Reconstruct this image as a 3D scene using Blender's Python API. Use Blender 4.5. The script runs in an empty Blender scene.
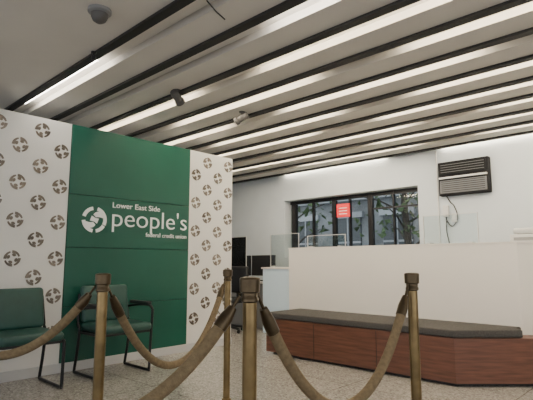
import bpy, bmesh, math, random
from mathutils import Vector, Matrix
random.seed(4)
S=bpy.context.scene
# ---------------- materials ----------------
def mat(name,col,rough=0.6,metal=0.0,var=0.0,vscale=8.0,emit=None,estr=0.0,bump=0.0,bscale=60,trans=0.0,spec=None,stretch=None):
    m=bpy.data.materials.new(name); m.use_nodes=True
    nt=m.node_tree; bs=nt.nodes['Principled BSDF']
    c=(col[0],col[1],col[2],1)
    bs.inputs['Base Color'].default_value=c
    bs.inputs['Roughness'].default_value=rough
    bs.inputs['Metallic'].default_value=metal
    if spec is not None: bs.inputs['Specular IOR Level'].default_value=spec
    if trans: bs.inputs['Transmission Weight'].default_value=trans
    tc=nt.nodes.new('ShaderNodeTexCoord')
    src=tc.outputs['Object']
    if stretch:
        mp=nt.nodes.new('ShaderNodeMapping'); mp.inputs['Scale'].default_value=stretch
        nt.links.new(src,mp.inputs['Vector']); src=mp.outputs['Vector']
    if var>0:
        n=nt.nodes.new('ShaderNodeTexNoise'); n.inputs['Scale'].default_value=vscale; n.inputs['Detail'].default_value=4
        nt.links.new(src,n.inputs['Vector'])
        r=nt.nodes.new('ShaderNodeValToRGB')
        r.color_ramp.elements[0].position=0.3; r.color_ramp.elements[1].position=0.7
        r.color_ramp.elements[0].color=tuple(max(0,x*(1-var)) for x in col)+(1,)
        r.color_ramp.elements[1].color=tuple(min(1,x*(1+var)) for x in col)+(1,)
        nt.links.new(n.outputs['Fac'],r.inputs['Fac']); nt.links.new(r.outputs['Color'],bs.inputs['Base Color'])
    if bump>0:
        n2=nt.nodes.new('ShaderNodeTexNoise'); n2.inputs['Scale'].default_value=bscale
        nt.links.new(src,n2.inputs['Vector'])
        bp=nt.nodes.new('ShaderNodeBump'); bp.inputs['Strength'].default_value=bump; bp.inputs['Distance'].default_value=0.01
        nt.links.new(n2.outputs['Fac'],bp.inputs['Height']); nt.links.new(bp.outputs['Normal'],bs.inputs['Normal'])
    if emit:
        bs.inputs['Emission Color'].default_value=(emit[0],emit[1],emit[2],1); bs.inputs['Emission Strength'].default_value=estr
    return m
M={}
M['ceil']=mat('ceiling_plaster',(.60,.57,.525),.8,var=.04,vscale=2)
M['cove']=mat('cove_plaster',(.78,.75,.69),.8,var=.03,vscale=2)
M['slot']=mat('black_slot',(.018,.017,.016),.7)
M['wall']=mat('wall_paint',(.52,.565,.60),.75,var=.03,vscale=3,bump=.05)
M['panelw']=mat('white_panel',(.75,.74,.70),.45,var=.02,vscale=3)
M['green']=mat('green_panel',(.008,.090,.060),.38,var=.08,vscale=2,bump=.03,bscale=200)
M['seam']=mat('green_panel_joint',(.003,.03,.02),.7)
M['sign']=mat('sign_white',(.88,.9,.88),.5)
M['chrome']=mat('emblem_metal',(.22,.19,.16),.32,metal=.85,var=.35,vscale=5)
M['brass']=mat('aged_brass',(.225,.16,.075),.28,metal=.92,var=.25,vscale=14,bump=.03)
M['dbrass']=mat('dark_bronze',(.09,.066,.038),.35,metal=.85,var=.25,vscale=20)
M['rope']=mat('rope_velvet',(.20,.145,.077),.9,var=.2,vscale=60,bump=.3,bscale=220)
M['vinyl']=mat('green_vinyl',(.018,.070,.057),.45,var=.15,vscale=8,bump=.08,bscale=120)
M['black']=mat('black_plastic',(.012,.012,.013),.42)
M['blackm']=mat('black_metal',(.018,.018,.02),.35,metal=.4)
M['matte']=mat('matte_black_vent',(.016,.016,.018),.85,spec=.2)
M['mgrey']=mat('matte_vent_grey',(.15,.155,.165),.85,spec=.2)
M['grey']=mat('grey_plastic',(.22,.22,.22),.5)
M['dgrey']=mat('dark_grey_metal',(.10,.095,.09),.55,metal=.2)
M['lgrey']=mat('light_grey_plastic',(.55,.55,.54),.5)
M['cushion']=mat('charcoal_fabric',(.068,.064,.060),.95,var=.35,vscale=90,bump=.5,bscale=300)
M['counter']=mat('counter_laminate',(.79,.745,.68),.5,var=.015,vscale=2)
M['bluewhite']=mat('desk_laminate',(.66,.80,.90),.5)
M['redsign']=mat('red_sign',(.8,.03,.04),.5)
M['brick']=mat('outside_masonry',(.22,.235,.25),.9,var=.35,vscale=1.5)
M['stone']=mat('outside_stone',(.36,.385,.42),.9,var=.2,vscale=1.5)
M['dark']=mat('outside_dark_glass',(.05,.06,.07),.2)
M['bark']=mat('bark',(.03,.025,.02),.9,var=.3)
M['leaf']=mat('leaves',(.07,.12,.045),.8,var=.5,vscale=6)
M['asph']=mat('asphalt',(.10,.10,.10),.9,var=.2)
M['led']=mat('led_diffuser',(.9,.85,.75),.5,emit=(1,.86,.65),estr=34)
M['ledb']=mat('led_diffuser_bright',(.9,.85,.75),.5,emit=(1,.93,.82),estr=36)
M['wood']=mat('walnut_veneer',(.125,.050,.030),.4,var=.35,vscale=3,stretch=(1.2,1.2,14))
def glass():
    m=bpy.data.materials.new('clear_acrylic'); m.use_nodes=True; nt=m.node_tree
    for n in list(nt.nodes): nt.nodes.remove(n)
    o=nt.nodes.new('ShaderNodeOutputMaterial'); mx=nt.nodes.new('ShaderNodeMixShader'); t=nt.nodes.new('ShaderNodeBsdfTransparent'); g=nt.nodes.new('ShaderNodeBsdfGlossy')
    t.inputs['Color'].default_value=(.90,.94,.94,1); g.inputs['Roughness'].default_value=.05
    lw=nt.nodes.new('ShaderNodeLayerWeight'); lw.inputs['Blend'].default_value=.3
    nt.links.new(lw.outputs['Fresnel'],mx.inputs['Fac'])
    nt.links.new(t.outputs[0],mx.inputs[1]); nt.links.new(g.outputs[0],mx.inputs[2]); nt.links.new(mx.outputs[0],o.inputs['Surface'])
    return m
M['glass']=glass()
def terrazzo():
    m=bpy.data.materials.new('terrazzo'); m.use_nodes=True; nt=m.node_tree; bs=nt.nodes['Principled BSDF']
    tc=nt.nodes.new('ShaderNodeTexCoord')
    v=nt.nodes.new('ShaderNodeTexVoronoi'); v.inputs['Scale'].default_value=80
    nt.links.new(tc.outputs['Object'],v.inputs['Vector'])
    r=nt.nodes.new('ShaderNodeValToRGB'); e=r.color_ramp.elements
    e[0].position=0;e[0].color=(.20,.185,.165,1); e[1].position=1;e[1].color=(.54,.515,.475,1)
    a=e.new(.25);a.color=(.35,.33,.30,1); b=e.new(.7); b.color=(.41,.39,.355,1)
    sep=nt.nodes.new('ShaderNodeSeparateColor'); nt.links.new(v.outputs['Color'],sep.inputs[0]); nt.links.new(sep.outputs[0],r.inputs['Fac'])
    n=nt.nodes.new('ShaderNodeTexNoise'); n.inputs['Scale'].default_value=1.2
    nt.links.new(tc.outputs['Object'],n.inputs['Vector'])
    mx=nt.nodes.new('ShaderNodeMix'); mx.data_type='RGBA'; mx.blend_type='MULTIPLY'; mx.inputs[0].default_value=.25
    nt.links.new(r.outputs['Color'],mx.inputs[6]); nt.links.new(n.outputs['Fac'],mx.inputs[7])
    br=nt.nodes.new('ShaderNodeTexBrick'); br.offset=0; br.inputs['Scale'].default_value=1
    br.inputs['Brick Width'].default_value=1.2; br.inputs['Row Height'].default_value=1.2; br.inputs['Mortar Size'].default_value=.005
    br.inputs['Color1'].default_value=(1,1,1,1); br.inputs['Color2'].default_value=(1,1,1,1); br.inputs['Mortar'].default_value=(.55,.53,.5,1)
    nt.links.new(tc.outputs['Object'],br.inputs['Vector'])
    m2=nt.nodes.new('ShaderNodeMix'); m2.data_type='RGBA'; m2.blend_type='MULTIPLY'; m2.inputs[0].default_value=1
    nt.links.new(mx.outputs[2],m2.inputs[6]); nt.links.new(br.outputs['Color'],m2.inputs[7])
    nt.links.new(m2.outputs[2],bs.inputs['Base Color'])
    bs.inputs['Roughness'].default_value=.24
    return m
M['floor']=terrazzo()

# ---------------- builder ----------------
class B:
    def __init__(s): s.bm=bmesh.new(); s.mats=[]
    def mi(s,k):
        if k not in s.mats: s.mats.append(k)
        return s.mats.index(k)
    def merge(s,t,k,smooth=False,mx=None):
        i=s.mi(k)
        if mx is not None: bmesh.ops.transform(t,matrix=mx,verts=t.verts)
        bmesh.ops.recalc_face_normals(t,faces=t.faces)
        for f in t.faces: f.material_index=i; f.smooth=smooth
        me=bpy.data.meshes.new('t'); t.to_mesh(me); t.free(); s.bm.from_mesh(me); bpy.data.meshes.remove(me)
    def box(s,x0,x1,y0,y1,z0,z1,k,bev=0,seg=3,mx=None):
        t=bmesh.new(); bmesh.ops.create_cube(t,size=1)
        bmesh.ops.scale(t,vec=(x1-x0,y1-y0,z1-z0),verts=t.verts)
        bmesh.ops.translate(t,vec=((x0+x1)/2,(y0+y1)/2,(z0+z1)/2),verts=t.verts)
        if bev: bmesh.ops.bevel(t,geom=t.edges[:],offset=bev,segments=seg,affect='EDGES',profile=.5)
        s.merge(t,k,smooth=bool(bev and seg>2),mx=mx)
    def prism(s,poly,z0,z1,k,bev=0):
        t=bmesh.new(); n=len(poly)
        a=[t.verts.new((p[0],p[1],z0)) for p in poly]; b=[t.verts.new((p[0],p[1],z1)) for p in poly]
        t.faces.new(a[::-1]); t.faces.new(b)
        for i in range(n): t.faces.new((a[i],a[(i+1)%n],b[(i+1)%n],b[i]))
        if bev: bmesh.ops.bevel(t,geom=t.edges[:],offset=bev,segments=3,affect='EDGES',profile=.5)
        s.merge(t,k,smooth=False)
    def lathe(s,prof,c,k,seg=32,axis='Z'):
        t=bmesh.new(); rings=[]
        for r,z in prof:
            rings.append([t.verts.new((r*math.cos(2*math.pi*i/seg),r*math.sin(2*math.pi*i/seg),z)) for i in range(seg)])
        for a,b in zip(rings,rings[1:]):
            for i in range(seg): t.faces.new((a[i],a[(i+1)%seg],b[(i+1)%seg],b[i]))
        t.faces.new(rings[0][::-1]); t.faces.new(rings[-1])
        mx=Matrix.Translation(c)
        if axis=='X': mx=mx@Matrix.Rotation(math.pi/2,4,'Y')
        elif isinstance(axis,Vector): mx=mx@axis.to_track_quat('Z','Y').to_matrix().to_4x4()
        bmesh.ops.transform(t,matrix=mx,verts=t.verts)
        s.merge(t,k,smooth=True)
    def tube(s,pts,r,k,seg=12,flat=None):
        t=bmesh.new(); pts=[Vector(p) for p in pts]; rings=[]
        for i,p in enumerate(pts):
            d=(pts[min(i+1,len(pts)-1)]-pts[max(i-1,0)]).normalized()
            up=Vector((0,0,1)) if abs(d.z)<.95 else Vector((0,1,0))
            if flat: up=flat
            a=d.cross(up).normalized(); b=a.cross(d).normalized()
            rr=r[i] if isinstance(r,list) else r
            rings.append([t.verts.new(p+a*rr*math.cos(2*math.pi*j/seg)+b*rr*math.sin(2*math.pi*j/seg)) for j in range(seg)])
        for a,b in zip(rings,rings[1:]):
            for j in range(seg): t.faces.new((a[j],a[(j+1)%seg],b[(j+1)%seg],b[j]))
        t.faces.new(rings[0][::-1]); t.faces.new(rings[-1])
        s.merge(t,k,smooth=True)
    def done(s,name,auto=True):
        me=bpy.data.meshes.new(name); s.bm.to_mesh(me); s.bm.free()
        for k in s.mats: me.materials.append(M[k])
        o=bpy.data.objects.new(name,me); S.collection.objects.link(o)
        try:
            me.set_sharp_from_angle(angle=math.radians(40))
        except Exception: pass
        return o
def smoothpath(pts,n=8):
    P=[Vector(p) for p in pts]; P=[P[0]*2-P[1]]+P+[P[-1]*2-P[-2]]; out=[]
    for i in range(1,len(P)-2):
        for j in range(n):
            t=j/n; a,b,c,d=P[i-1],P[i],P[i+1],P[i+2]
            out.append(.5*((2*b)+(c-a)*t+(2*a-5*b+4*c-d)*t*t+(3*b-a-3*c+d)*t**3))
    out.append(P[-2]); return out

XL,XR,YF,YB=-8.0,3.0,-3.6,6.6
ZC=2.70; ZT=3.0
# ---------------- shell ----------------
b=B(); b.box(XL-.1,XR+.1,YF-.1,YB+.3,-.1,0,'floor'); b.done('floor')
PER=.483; Y0=1.63
b=B()
b.box(XL,XR,YF,Y0,ZC,ZT,'ceil')
y=Y0; bands=[]
while y<YB:
    bands.append(y)
    ye=min(y+PER,YB)
    b.box(XL,XR,y,min(y+.07,YB),ZC-.022,ZT,'slot')
    b.box(XL,XR,y+.07,min(y+.24,YB),ZC+.06,ZT,'cove')
    if y+.24<YB: b.box(XL,XR,y+.24,ye,ZC,ZT,'ceil')
    y+=PER
b.done('ceiling')
b=B(); b.box(XL-.1,XL,YF,YB,0,ZT,'wall'); b.done('wall_left')
b=B()
b.box(XR,XR+.1,3.4,YB,0,ZT,'wall'); b.box(XR,XR+.1,YF,3.4,2.5,ZT,'wall'); b.box(XR,XR+.1,YF,3.4,0,.3,'wall')  # out of view; storefront opening added here to let in more daylight
for y in (YF+.06,-1.3,1.0,3.34): b.box(XR+.01,XR+.09,y-.05,y+.05,.3,2.5,'blackm')
b.done('wall_right')
wx0,wx1,wz0,wz1=-5.74,-3.10,1.15,2.20
b=B()
b.box(XL-.1,wx0,YB,YB+.3,0,ZT,'wall'); b.box(wx1,XR+.1,YB,YB+.3,0,ZT,'wall')
b.box(wx0,wx1,YB,YB+.3,0,wz0,'wall'); b.box(wx0,wx1,YB,YB+.3,wz1,ZT,'wall')
b.done('wall_back')
b=B()
b.box(XL,XR,YF-.15,YF,2.5,ZT,'wall'); b.box(XL,XR,YF-.15,YF,0,.3,'wall')
for x in [XL+.1,-5.6,-3.4,-1.2,1,XR-.1]: b.box(x-.06,x+.06,YF-.14,YF-.02,.3,2.5,'blackm')
b.done('wall_front')
b=B(); yy=YB+.17
b.box(wx0,wx1,yy,yy+.06,wz1-.06,wz1,'blackm'); b.box(wx0,wx1,yy,yy+.06,wz0,wz0+.05,'blackm')
for x,w in [(wx0+.09,.05),(-5.2,.012),(-4.74,.035),(-4.42,.010),(-4.02,.04),(-3.6,.010),(wx1-.03,.035)]:
    b.box(x-w,x+w,yy-.005,yy+.065,wz0,wz1,'blackm')
b.box(-4.02,wx1,yy+.01,yy+.05,1.92,1.945,'blackm')
b.box(wx0,wx1,yy+.02,yy+.03,wz0,wz1,'glass')
b.done('window_1')
b=B(); b.box(-4.66,-4.40,yy-.03,yy-.01,1.83,2.06,'redsign')
for i in range(3): b.box(-4.61,-4.45,yy-.034,yy-.03,1.88+.05*i,1.892+.05*i,'sign')
b.done('window_sign')
b=B()
b.box(-24,6,13,14,0,9,'brick')
for i in range(16):
    for j in range(3):
        x=-23+i*1.75; b.box(x,x+.95,12.95,13.02,.9+j*2.6,2.5+j*2.6,'dark'); b.box(x-.1,x+1.05,12.85,13,.75+j*2.6,.88+j*2.6,'stone'); b.box(x-.1,x+1.05,12.88,13,2.5+j*2.6,2.68+j*2.6,'stone')
        b.box(x+.45,x+.5,12.93,12.98,.9+j*2.6,2.5+j*2.6,'stone'); b.box(x,x+.95,12.93,12.98,1.68+j*2.6,1.74+j*2.6,'stone')
b.box(-24,6,12.8,13,3.05,3.25,'stone')
b.done('street_building')
b=B(); b.box(-26,8,YB+.35,13,-.3,-.1,'asph'); b.done('street_ground')
def tree(x,y):
    b=B()
    b.tube([(x,y,-.1),(x+.05,y,1.2),(x-.05,y,2.6),(x+.1,y,4)],[.12,.10,.08,.05],'bark')
    for i in range(9):
        a=i*2.4; z=1.3+i*.25; L=.9+random.random()*.7
        p=[(x,y,z),(x+math.cos(a)*L*.5,y+math.sin(a)*L*.5,z+.4),(x+math.cos(a)*L,y+math.sin(a)*L,z+.6)]
        b.tube(p,[.03,.022,.01],'bark',seg=6)
    for i in range(240):
        a=random.random()*6.28; r=random.random()**.6*1.4; z=1.8+random.random()*2.3
        c=Vector((x+r*math.cos(a),y+r*math.sin(a),z)); t=bmesh.new()
        s=.07+.07*random.random()
        v=[t.verts.new(c+Vector((random.uniform(-s,s),random.uniform(-s,s),random.uniform(-s,s)))) for _ in range(4)]
        t.faces.new(v[:3]); t.faces.new((v[0],v[2],v[3])); b.merge(t,'leaf')
    b.done('street_tree')
tree(-8.2,9.6); tree(-5.6,11.2)

# ---------------- feature partition ----------------
XP=-4.68; PY0,PY1=-.8,4.30; PH=2.47
def strip(b,path,w,k,x0,x1):
    t=bmesh.new(); n=len(path); L=[];R=[]
    for i,p in enumerate(path):
        q=path[min(i+1,n-1)]; o=path[max(i-1,0)]
        dx,dy=q[0]-o[0],q[1]-o[1]; l=math.hypot(dx,dy) or 1; nx,ny=-dy/l,dx/l; ww=w[i]
        L.append((p[0]+nx*ww,p[1]+ny*ww)); R.append((p[0]-nx*ww,p[1]-ny*ww))
    lv=[t.verts.new((x1,a,c)) for a,c in L]; rv=[t.verts.new((x1,a,c)) for a,c in R]
    for i in range(n-1): t.faces.new((lv[i],lv[i+1],rv[i+1],rv[i]))
    r=bmesh.ops.extrude_face_region(t,geom=t.faces[:])
    bmesh.ops.translate(t,vec=(x0-x1,0,0),verts=[v for v in r['geom'] if isinstance(v,bmesh.types.BMVert)])
    b.merge(t,k)
def emblem(b,cy,cz,R,k,x0,x1,rot=0):
    for q in range(4):
        a0=rot+q*math.pi/2; path=[];w=[]
        for i in range(9):
            a=a0+i/8*math.radians(76); path.append((cy+R*.86*math.cos(a),cz+R*.86*math.sin(a))); w.append(R*(.10+.09*i/8))
        strip(b,path,w,k,x0,x1)
        p2=[];w2=[]
        for i in range(7):
            u=i/6; a=a0+math.radians(22+56*u); p2.append((cy+R*.50*math.cos(a),cz+R*.50*math.sin(a))); w2.append(R*(.03+.17*math.sin(math.pi*min(1,u*.8+.1))))
        strip(b,p2,w2,k,x0,x1)
b=B()
b.box(XP-.14,XP-.03,PY0,PY1,0,PH,'wall')
b.box(XP-.03,XP,PY0,2.055,.09,PH,'panelw'); b.box(XP-.03,XP,3.575,PY1,.09,PH,'panelw')
for z0,z1 in [(.09,.62),(.625,1.205),(1.21,1.745),(1.75,2.469)]:
    b.box(XP-.03,XP+.012,2.06,3.57,z0,z1-.001,'green',bev=.002,seg=1)
b.box(XP-.03,XP+.002,2.055,3.575,.09,PH-.005,'seam')
def emb_grid(ya,dy,n,zoff):
    for c in range(n):
        z=2.343-.18*((c+zoff)%2)
        while z>.25:
            emblem(b,ya+c*dy,z,.072,'chrome',XP-.002,XP+.004,rot=.3)
            z-=.357
emb_grid(1.965,-.197,12,1)
emb_grid(3.68,.18,4,1)
b.done('feature_partition_panel')
b=B(); b.box(XP,XP+.015,PY0,PY1,0,.09,'lgrey',bev=.003,seg=1); b.done('baseboard_left')
b=B()
cx,cz,R=2.338,1.50,.137
for a0,a1 in [(-25,75),(100,165),(185,262),(280,330)]:
    p=[(cx+R*.86*math.cos(math.radians(a)),cz+R*.86*math.sin(math.radians(a))) for a in [a0+(a1-a0)*i/12 for i in range(13)]]
    strip(b,p,[R*.13]*13,'sign',XP+.012,XP+.022)
for q in range(4):
    a0=math.radians(20+90*q); p=[];w=[]
    for i in range(9):
        u=i/8; a=a0+u*1.15; rr=R*(.78-.5*u)
        p.append((cx+rr*math.cos(a),cz+rr*math.sin(a))); w.append(R*(.08+.13*math.sin(math.pi*(.15+.7*u))))
    if q in(0,2): strip(b,p,w,'sign',XP+.012,XP+.021+.0003*q)
strip(b,[(cx-R*.28,cz+R*.1),(cx,cz),(cx+R*.28,cz-R*.1)],[R*.2,R*.14,R*.2],'sign',XP+.012,XP+.0205)
sign=b.done('wall_sign')
def text(s,y0,y1,z,h,name,off=0.0):
    cu=bpy.data.curves.new(name,'FONT'); cu.body=s; cu.extrude=.004; cu.offset=off; cu.size=1
    o=bpy.data.objects.new(name,cu); S.collection.objects.link(o)
    bpy.context.view_layer.update()
    dg=bpy.context.evaluated_depsgraph_get(); me=bpy.data.meshes.new_from_object(o.evaluated_get(dg))
    bpy.data.objects.remove(o)
    xs=[v.co.x for v in me.vertices]; w=max(xs)-min(xs); mn=min(xs)
    sx=(y1-y0)/w
    for v in me.vertices:
        X,Y,Z=v.co; v.co=(XP+.016+Z, y0+(X-mn)*sx, z+Y*h)
    me.materials.append(M['sign'])
    o=bpy.data.objects.new(name,me); S.collection.objects.link(o); o.parent=sign
text("people's",2.54,3.53,1.445,.285,'lettering_main',-.008)
text("Lower East Side",2.54,3.14,1.645,.085,'lettering_top',0)
text("federal credit union",2.96,3.53,1.345,.07,'lettering_bottom',0)

# ---------------- counter & bench ----------------
rv=Vector((.729,.685))
c0=Vector((-1.31,4.8)); c1=c0+rv*1.5; nb=Vector((-.685,.729))
b=B()
poly=[(-4.1,4.8),tuple(c0),tuple(c1),tuple(c1+nb*.55),(-1.53,5.35),(-4.1,5.35)]
b.prism(poly,.0,1.235,'counter')
poly2=[(-4.105,4.795),(c0.x+.003,4.795),tuple(c1+Vector((.005,-.005))),tuple(c1+nb*.56),(-1.53,5.36),(-4.105,5.36)]
b.prism(poly2,1.235,1.25,'counter')
b.done('teller_counter')
b=B()
f0=Vector((-1.68,4.15)); f1=f0+rv*1.3
wp=[(-3.90,4.15),tuple(f0),tuple(f1),tuple(f1+nb*.15),(c0.x+.004,4.785),(-3.90,4.785)]
b.prism(wp,.03,.405,'wood')
ins=[(-3.85,4.22),(f0.x-.03,4.22),tuple(f1+nb*.07-rv*.05),tuple(f1+nb*.14-rv*.05),(c0.x+.0,4.78),(-3.85,4.78)]
b.prism(ins,0,.03,'black')
for x in (-3.2,-2.44): b.box(x-.002,x+.002,4.147,4.16,.03,.40,'black')
f2=f0+rv*.60
cp=[(-3.90,4.145),(f0.x,4.145),tuple(f2),tuple(f2+nb*.155),(c0.x-.005,4.785),(-3.90,4.785)]
b.prism(cp,.41,.475,'cushion',bev=.012)
b.done('upholstered_bench')
def guard(x0,x1,y,z0,z1):
    b=B(); b.box(x0,x1,y,y+.008,z0,z1,'glass')
    b.box(x0,x0+.007,y-.002,y+.01,z0,z1,'lgrey'); b.box(x0,x1,y-.001,y+.009,z1-.006,z1,'lgrey')
    b.box(x1-.007,x1,y-.002,y+.01,z0,z1,'lgrey')
    for x in (x0+.05,x1-.09): b.box(x,x+.04,y-.05,y+.06,z0,z0+.02,'lgrey')
    b.done('acrylic_guard')
guard(-2.35,-1.75,5.1,1.252,1.58)
guard(-4.02,-3.4,5.1,1.252,1.42)
b=B(); b.box(-1.44,-1.13,5.05,5.28,1.251,1.33,'lgrey',bev=.012); b.box(-1.42,-1.15,5.10,5.27,1.33,1.395,'lgrey',bev=.018); b.box(-1.40,-1.17,5.045,5.052,1.27,1.30,'grey'); b.box(-1.37,-1.2,5.07,5.09,1.33,1.334,'black'); b.done('receipt_printer')
b=B(); b.box(-5.1,-4.45,5.35,5.95,0,.96,'bluewhite'); b.box(-5.12,-4.43,5.33,5.97,.96,.985,'counter'); b.done('low_service_desk')
b=B(); b.box(-6.3,-5.14,5.6,6.2,.0,.72,'grey'); b.box(-6.32,-5.13,5.58,6.22,.72,.75,'counter'); b.done('side_desk')
for xx in (-5.46,-6.02):
    b=B(); b.box(xx-.26,xx+.26,5.72,5.76,.84,1.18,'black',bev=.008,seg=2); b.tube([(xx,5.77,1.0),(xx,5.8,.77)],.025,'black'); b.box(xx-.12,xx+.12,5.7,5.88,.752,.77,'black'); b.done('computer_monitor')
guard(-5.08,-4.5,5.5,.987,1.5)
guard(-6.2,-5.75,5.62,.752,1.5)
def office_chair(x,y):
    b=B()
    b.box(x-.25,x+.25,y-.25,y+.25,.44,.52,'black',bev=.03)
    b.box(x-.24,x+.24,y+.2,y+.27,.58,1.0,'black',bev=.03)
    b.box(x-.04,x+.04,y+.25,y+.29,.48,.7,'black')
    b.tube([(x,y,.08),(x,y,.44)],.03,'blackm')
    for i in range(5):
        a=i*2*math.pi/5; e=(x+.28*math.cos(a),y+.28*math.sin(a))
        b.tube([(x,y,.1),(e[0],e[1],.065)],[.03,.018],'black',seg=8); b.lathe([(.015,-.015),(.03,-.01),(.03,.01),(.015,.015)],Vector((e[0],e[1],.031)),'black',seg=12,axis='X')
    b.done('office_chair')
office_chair(-5.55,5.0)

# ---------------- wall items ----------------
b=B(); x0,x1=-2.74,-2.05
b.box(x0,x1,YB-.10,YB,1.99,2.47,'matte',bev=.01,seg=2)
b.box(x0+.02,x1-.02,YB-.13,YB-.10,2.225,2.25,'lgrey')
b.box(x0+.03,x1-.03,YB-.12,YB-.10,2.29,2.45,'matte')
for i in range(4): b.box(x0+.05,x1-.05,YB-.126,YB-.12,2.315+i*.034,2.322+i*.034,'mgrey')
b.box(x0+.03,x1-.03,YB-.12,YB-.10,2.02,2.20,'mgrey')
for i in range(6): b.box(x0+.05,x1-.05,YB-.125,YB-.12,2.04+i*.028,2.047+i*.028,'matte')
b.done('wall_air_unit')
b=B()
b.box(-2.72,-2.64,YB-.05,YB,1.70,1.86,'lgrey',bev=.008,seg=2)
b.box(-2.6,-2.53,YB-.04,YB,1.62,1.74,'lgrey',bev=.008,seg=2)
b.tube(smoothpath([(-2.66,YB-.03,1.99),(-2.61,YB-.03,1.9),(-2.56,YB-.03,1.84),(-2.52,YB-.03,1.68),(-2.60,YB-.03,1.56),(-2.68,YB-.03,1.66),(-2.66,YB-.03,1.74)]),.008,'black',seg=6)
b.tube(smoothpath([(-2.68,YB-.02,1.72),(-2.69,YB-.015,1.5),(-2.66,YB-.015,1.3),(-2.68,YB-.015,1.0)]),.006,'black',seg=6)
b.done('wall_telephone_box')
b=B(); b.box(-2.80,-2.785,YB-.02,YB,0,ZC-.03,'lgrey'); b.done('trim_1')

# ---------------- ceiling lights ----------------
def lin(y,xa,xb,m='led'):
    b=B(); z=ZC+.025
    b.box(xa,xb,y+.072,y+.080,z-.03,z+.034,'lgrey')
    b.box(xa,xb,y+.080,y+.105,z-.02,z+.010,m)
    b.done('linear_ceiling_light')
lin(bands[0],-5.1,-3.54,'ledb')
lin(bands[1],-2.12,-.3,'ledb')
for i in range(2,len(bands)):
    if bands[i]+.12<YB:
        s0=[-6.3,-5.0,-5.7,-4.6][i%4]
        for j in range(3):
            if s0+j*3+2.1<XR: lin(bands[i],s0+j*3,s0+j*3+2.1)
def cpt(px,py,z):
    dx,dy=px-266.5,200-py; up=62.5+.9911*dy; fw=465.8-.133*dy; t=(z-1.05)/up
    return Vector(((dx*.729-fw*.685)*t,(dx*.685+fw*.729)*t,z))
def spot(px,py,a):
    p=cpt(px,py,ZC-.07); b=B()
    d=Vector((math.cos(a),math.sin(a),-.45)).normalized()
    b.lathe([(.033,0),(.038,.01),(.038,.12),(.047,.125),(.047,.155),(.034,.157)],p-d*.075,'dgrey',seg=20,axis=d)
    b.lathe([(.030,.0),(.030,.004)],p+d*.082,'lgrey',seg=20,axis=d)
    b.tube([p,(p.x,p.y,ZC+.02)],.009,'dgrey'); b.lathe([(.03,-.01),(.035,.0)],Vector((p.x,p.y,ZC)),'dgrey',seg=16)
    b.done('ceiling_spotlight')
spot(177,97,2.0); spot(242,118,3.6)
p=cpt(100,10,ZC); b=B(); b.lathe([(.075,.0),(.075,-.02),(.06,-.03)],p,'grey'); b.lathe([(.055,-.03),(.053,-.05),(.042,-.075),(.02,-.09),(.004,-.092)],p,'dgrey'); b.done('dome_camera')
p=cpt(94,52,ZC-.022); b=B(); b.lathe([(.022,0),(.022,-.01),(.010,-.014),(.010,-.03),(.018,-.034),(.018,-.06),(.01,-.065)],p,'black',seg=16); b.done('security_camera')  # small dark security camera hanging from the ceiling
p=cpt(207,0,ZC); q=cpt(225,19,ZC); b=B(); b.tube([(p.x,p.y,ZC-.004),((p.x+q.x)/2,(p.y+q.y)/2,ZC-.012),(q.x,q.y,ZC-.003)],.005,'black',seg=6); b.done('ceiling_cable')

# ---------------- stanchions ----------------
PT={'C':(-1.172,1.164),'L':(-2.103,1.112),'R':(-1.087,2.205),'F':(-2.679,2.424),'D':(-1.551,.19),'E':(-2.888,.444)}
def stanchion(x,y):
    b=B(); c=Vector((x,y,0))
    b.lathe([(.17,0),(.172,.008),(.165,.018),(.12,.03),(.06,.042),(.034,.05),(.034,.07),(.0245,.075)],c,'brass')
    b.lathe([(.0245,.075),(.0245,.925)],c,'brass')
    b.lathe([(.0245,.915),(.031,.92),(.031,.93),(.028,.934),(.028,.948),(.035,.952),(.036,.99),(.036,.996),(.033,1.0),(.02,1.003)],c,'dbrass')
    b.done('stanchion_post')
for k_,(x,y) in PT.items(): stanchion(x,y)
def rope(a,bb,sag):
    A=Vector(PT[a]+(0,)); C=Vector(PT[bb]+(0,)); d=(C-A).normalized()
    p0=A+d*.038; p1=C-d*.038; z0=.938; pts=[]; n=40
    for i in range(n+1):
        s=i/n; p=p0.lerp(p1,s); u=2*s-1
        p.z=z0-sag*(1-abs(u)**2.1); pts.append(p)
    b=B()
    b.tube(pts[2:-2],.021,'rope',seg=16)
    for seq in (pts[:4],pts[-4:][::-1]):
        b.tube([seq[1],seq[2],seq[3]],[.015,.024,.024],'dbrass',seg=14)
        b.tube([seq[0]+Vector((0,0,.010)),seq[0],seq[1]],.006,'dbrass',seg=8)
    b.done('barrier_rope')
rope('C','R',.46); rope('L','F',.485); rope('C','D',.355); rope('L','E',.32)

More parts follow.
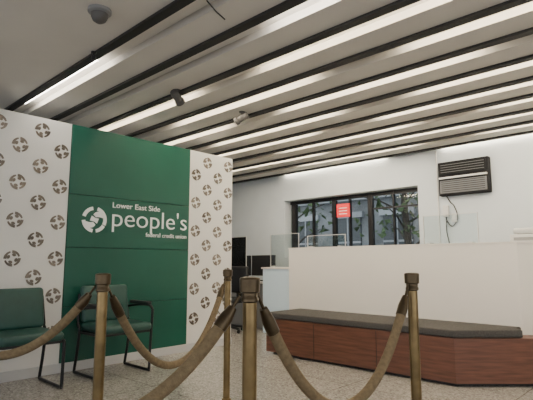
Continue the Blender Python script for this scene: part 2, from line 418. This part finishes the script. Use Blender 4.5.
# ---------------- chairs ----------------
def chair(xb,yc,arms=True):
    b=B(); hw=.27
    def P(x,y,z): return (xb+x,yc+y,z)
    tilt=Matrix.Translation(Vector(P(.09,0,.63)))@Matrix.Rotation(math.radians(-10),4,'Y')
    b.box(xb+.08,xb+.58,yc-.25,yc+.25,.40,.48,'vinyl',bev=.036,seg=4)
    b.box(xb+.10,xb+.56,yc-.23,yc+.23,.385,.41,'black')
    b.box(-.035,.035,-.25,.25,-.16,.2,'vinyl',bev=.033,seg=4,mx=tilt)
    b.box(-.045,-.03,-.22,.22,-.12,.17,'black',bev=.006,seg=2,mx=tilt)
    for sgn in (-1,1):
        y=hw*sgn
        if arms:
            b.tube(smoothpath([P(.02,y*.9,.66),P(.03,y,.60),P(.1,y,.605),P(.3,y,.63),P(.46,y,.635),P(.53,y,.60),P(.53,y,.5),P(.51,y,.2),P(.505,y,.03),P(.48,y,.014),P(.25,y,.014),P(.06,y,.014)],6),.0135,'blackm')
            b.box(xb+.14,xb+.48,yc+y-.028,yc+y+.028,.635,.67,'black',bev=.012)
        else:
            b.tube(smoothpath([P(.50,y,.40),P(.52,y,.37),P(.515,y,.2),P(.51,y,.03),P(.48,y,.014),P(.25,y,.014),P(.06,y,.014)],6),.0135,'blackm')
        b.tube(smoothpath([P(.06,y,.014),P(.05,y,.03),P(.09,y,.2),P(.12,y,.40),P(.08,y,.5),P(.045,y*.93,.75)],6),.0135,'blackm')
        b.tube([P(.12,y,.39),P(.52,y,.39)],.0115,'blackm')
        b.tube([P(.05,y,.66),P(.06,y*.8,.66)],.01,'blackm')
    for x in (.15,.5): b.tube([P(x,-hw,.39),P(x,hw,.39)],.0115,'blackm')
    b.tube([P(.055,-hw*.93,.7),P(.055,hw*.93,.7)],.009,'blackm')
    b.done('waiting_chair')
chair(-4.60,1.56,False)
chair(-4.62,2.43,True)

# ---------------- light ----------------
w=bpy.data.worlds.new('World'); S.world=w; w.use_nodes=True
bg=w.node_tree.nodes['Background']; bg.inputs['Color'].default_value=(.95,.965,1,1); bg.inputs['Strength'].default_value=2.0
cam=bpy.data.cameras.new('Camera'); co=bpy.data.objects.new('Camera',cam); S.collection.objects.link(co)
cam.sensor_width=36; cam.lens=470/533*36; cam.clip_start=.02
co.location=(0,0,1.05); co.rotation_euler=(math.radians(97.64),0,math.radians(43.2))
S.camera=co
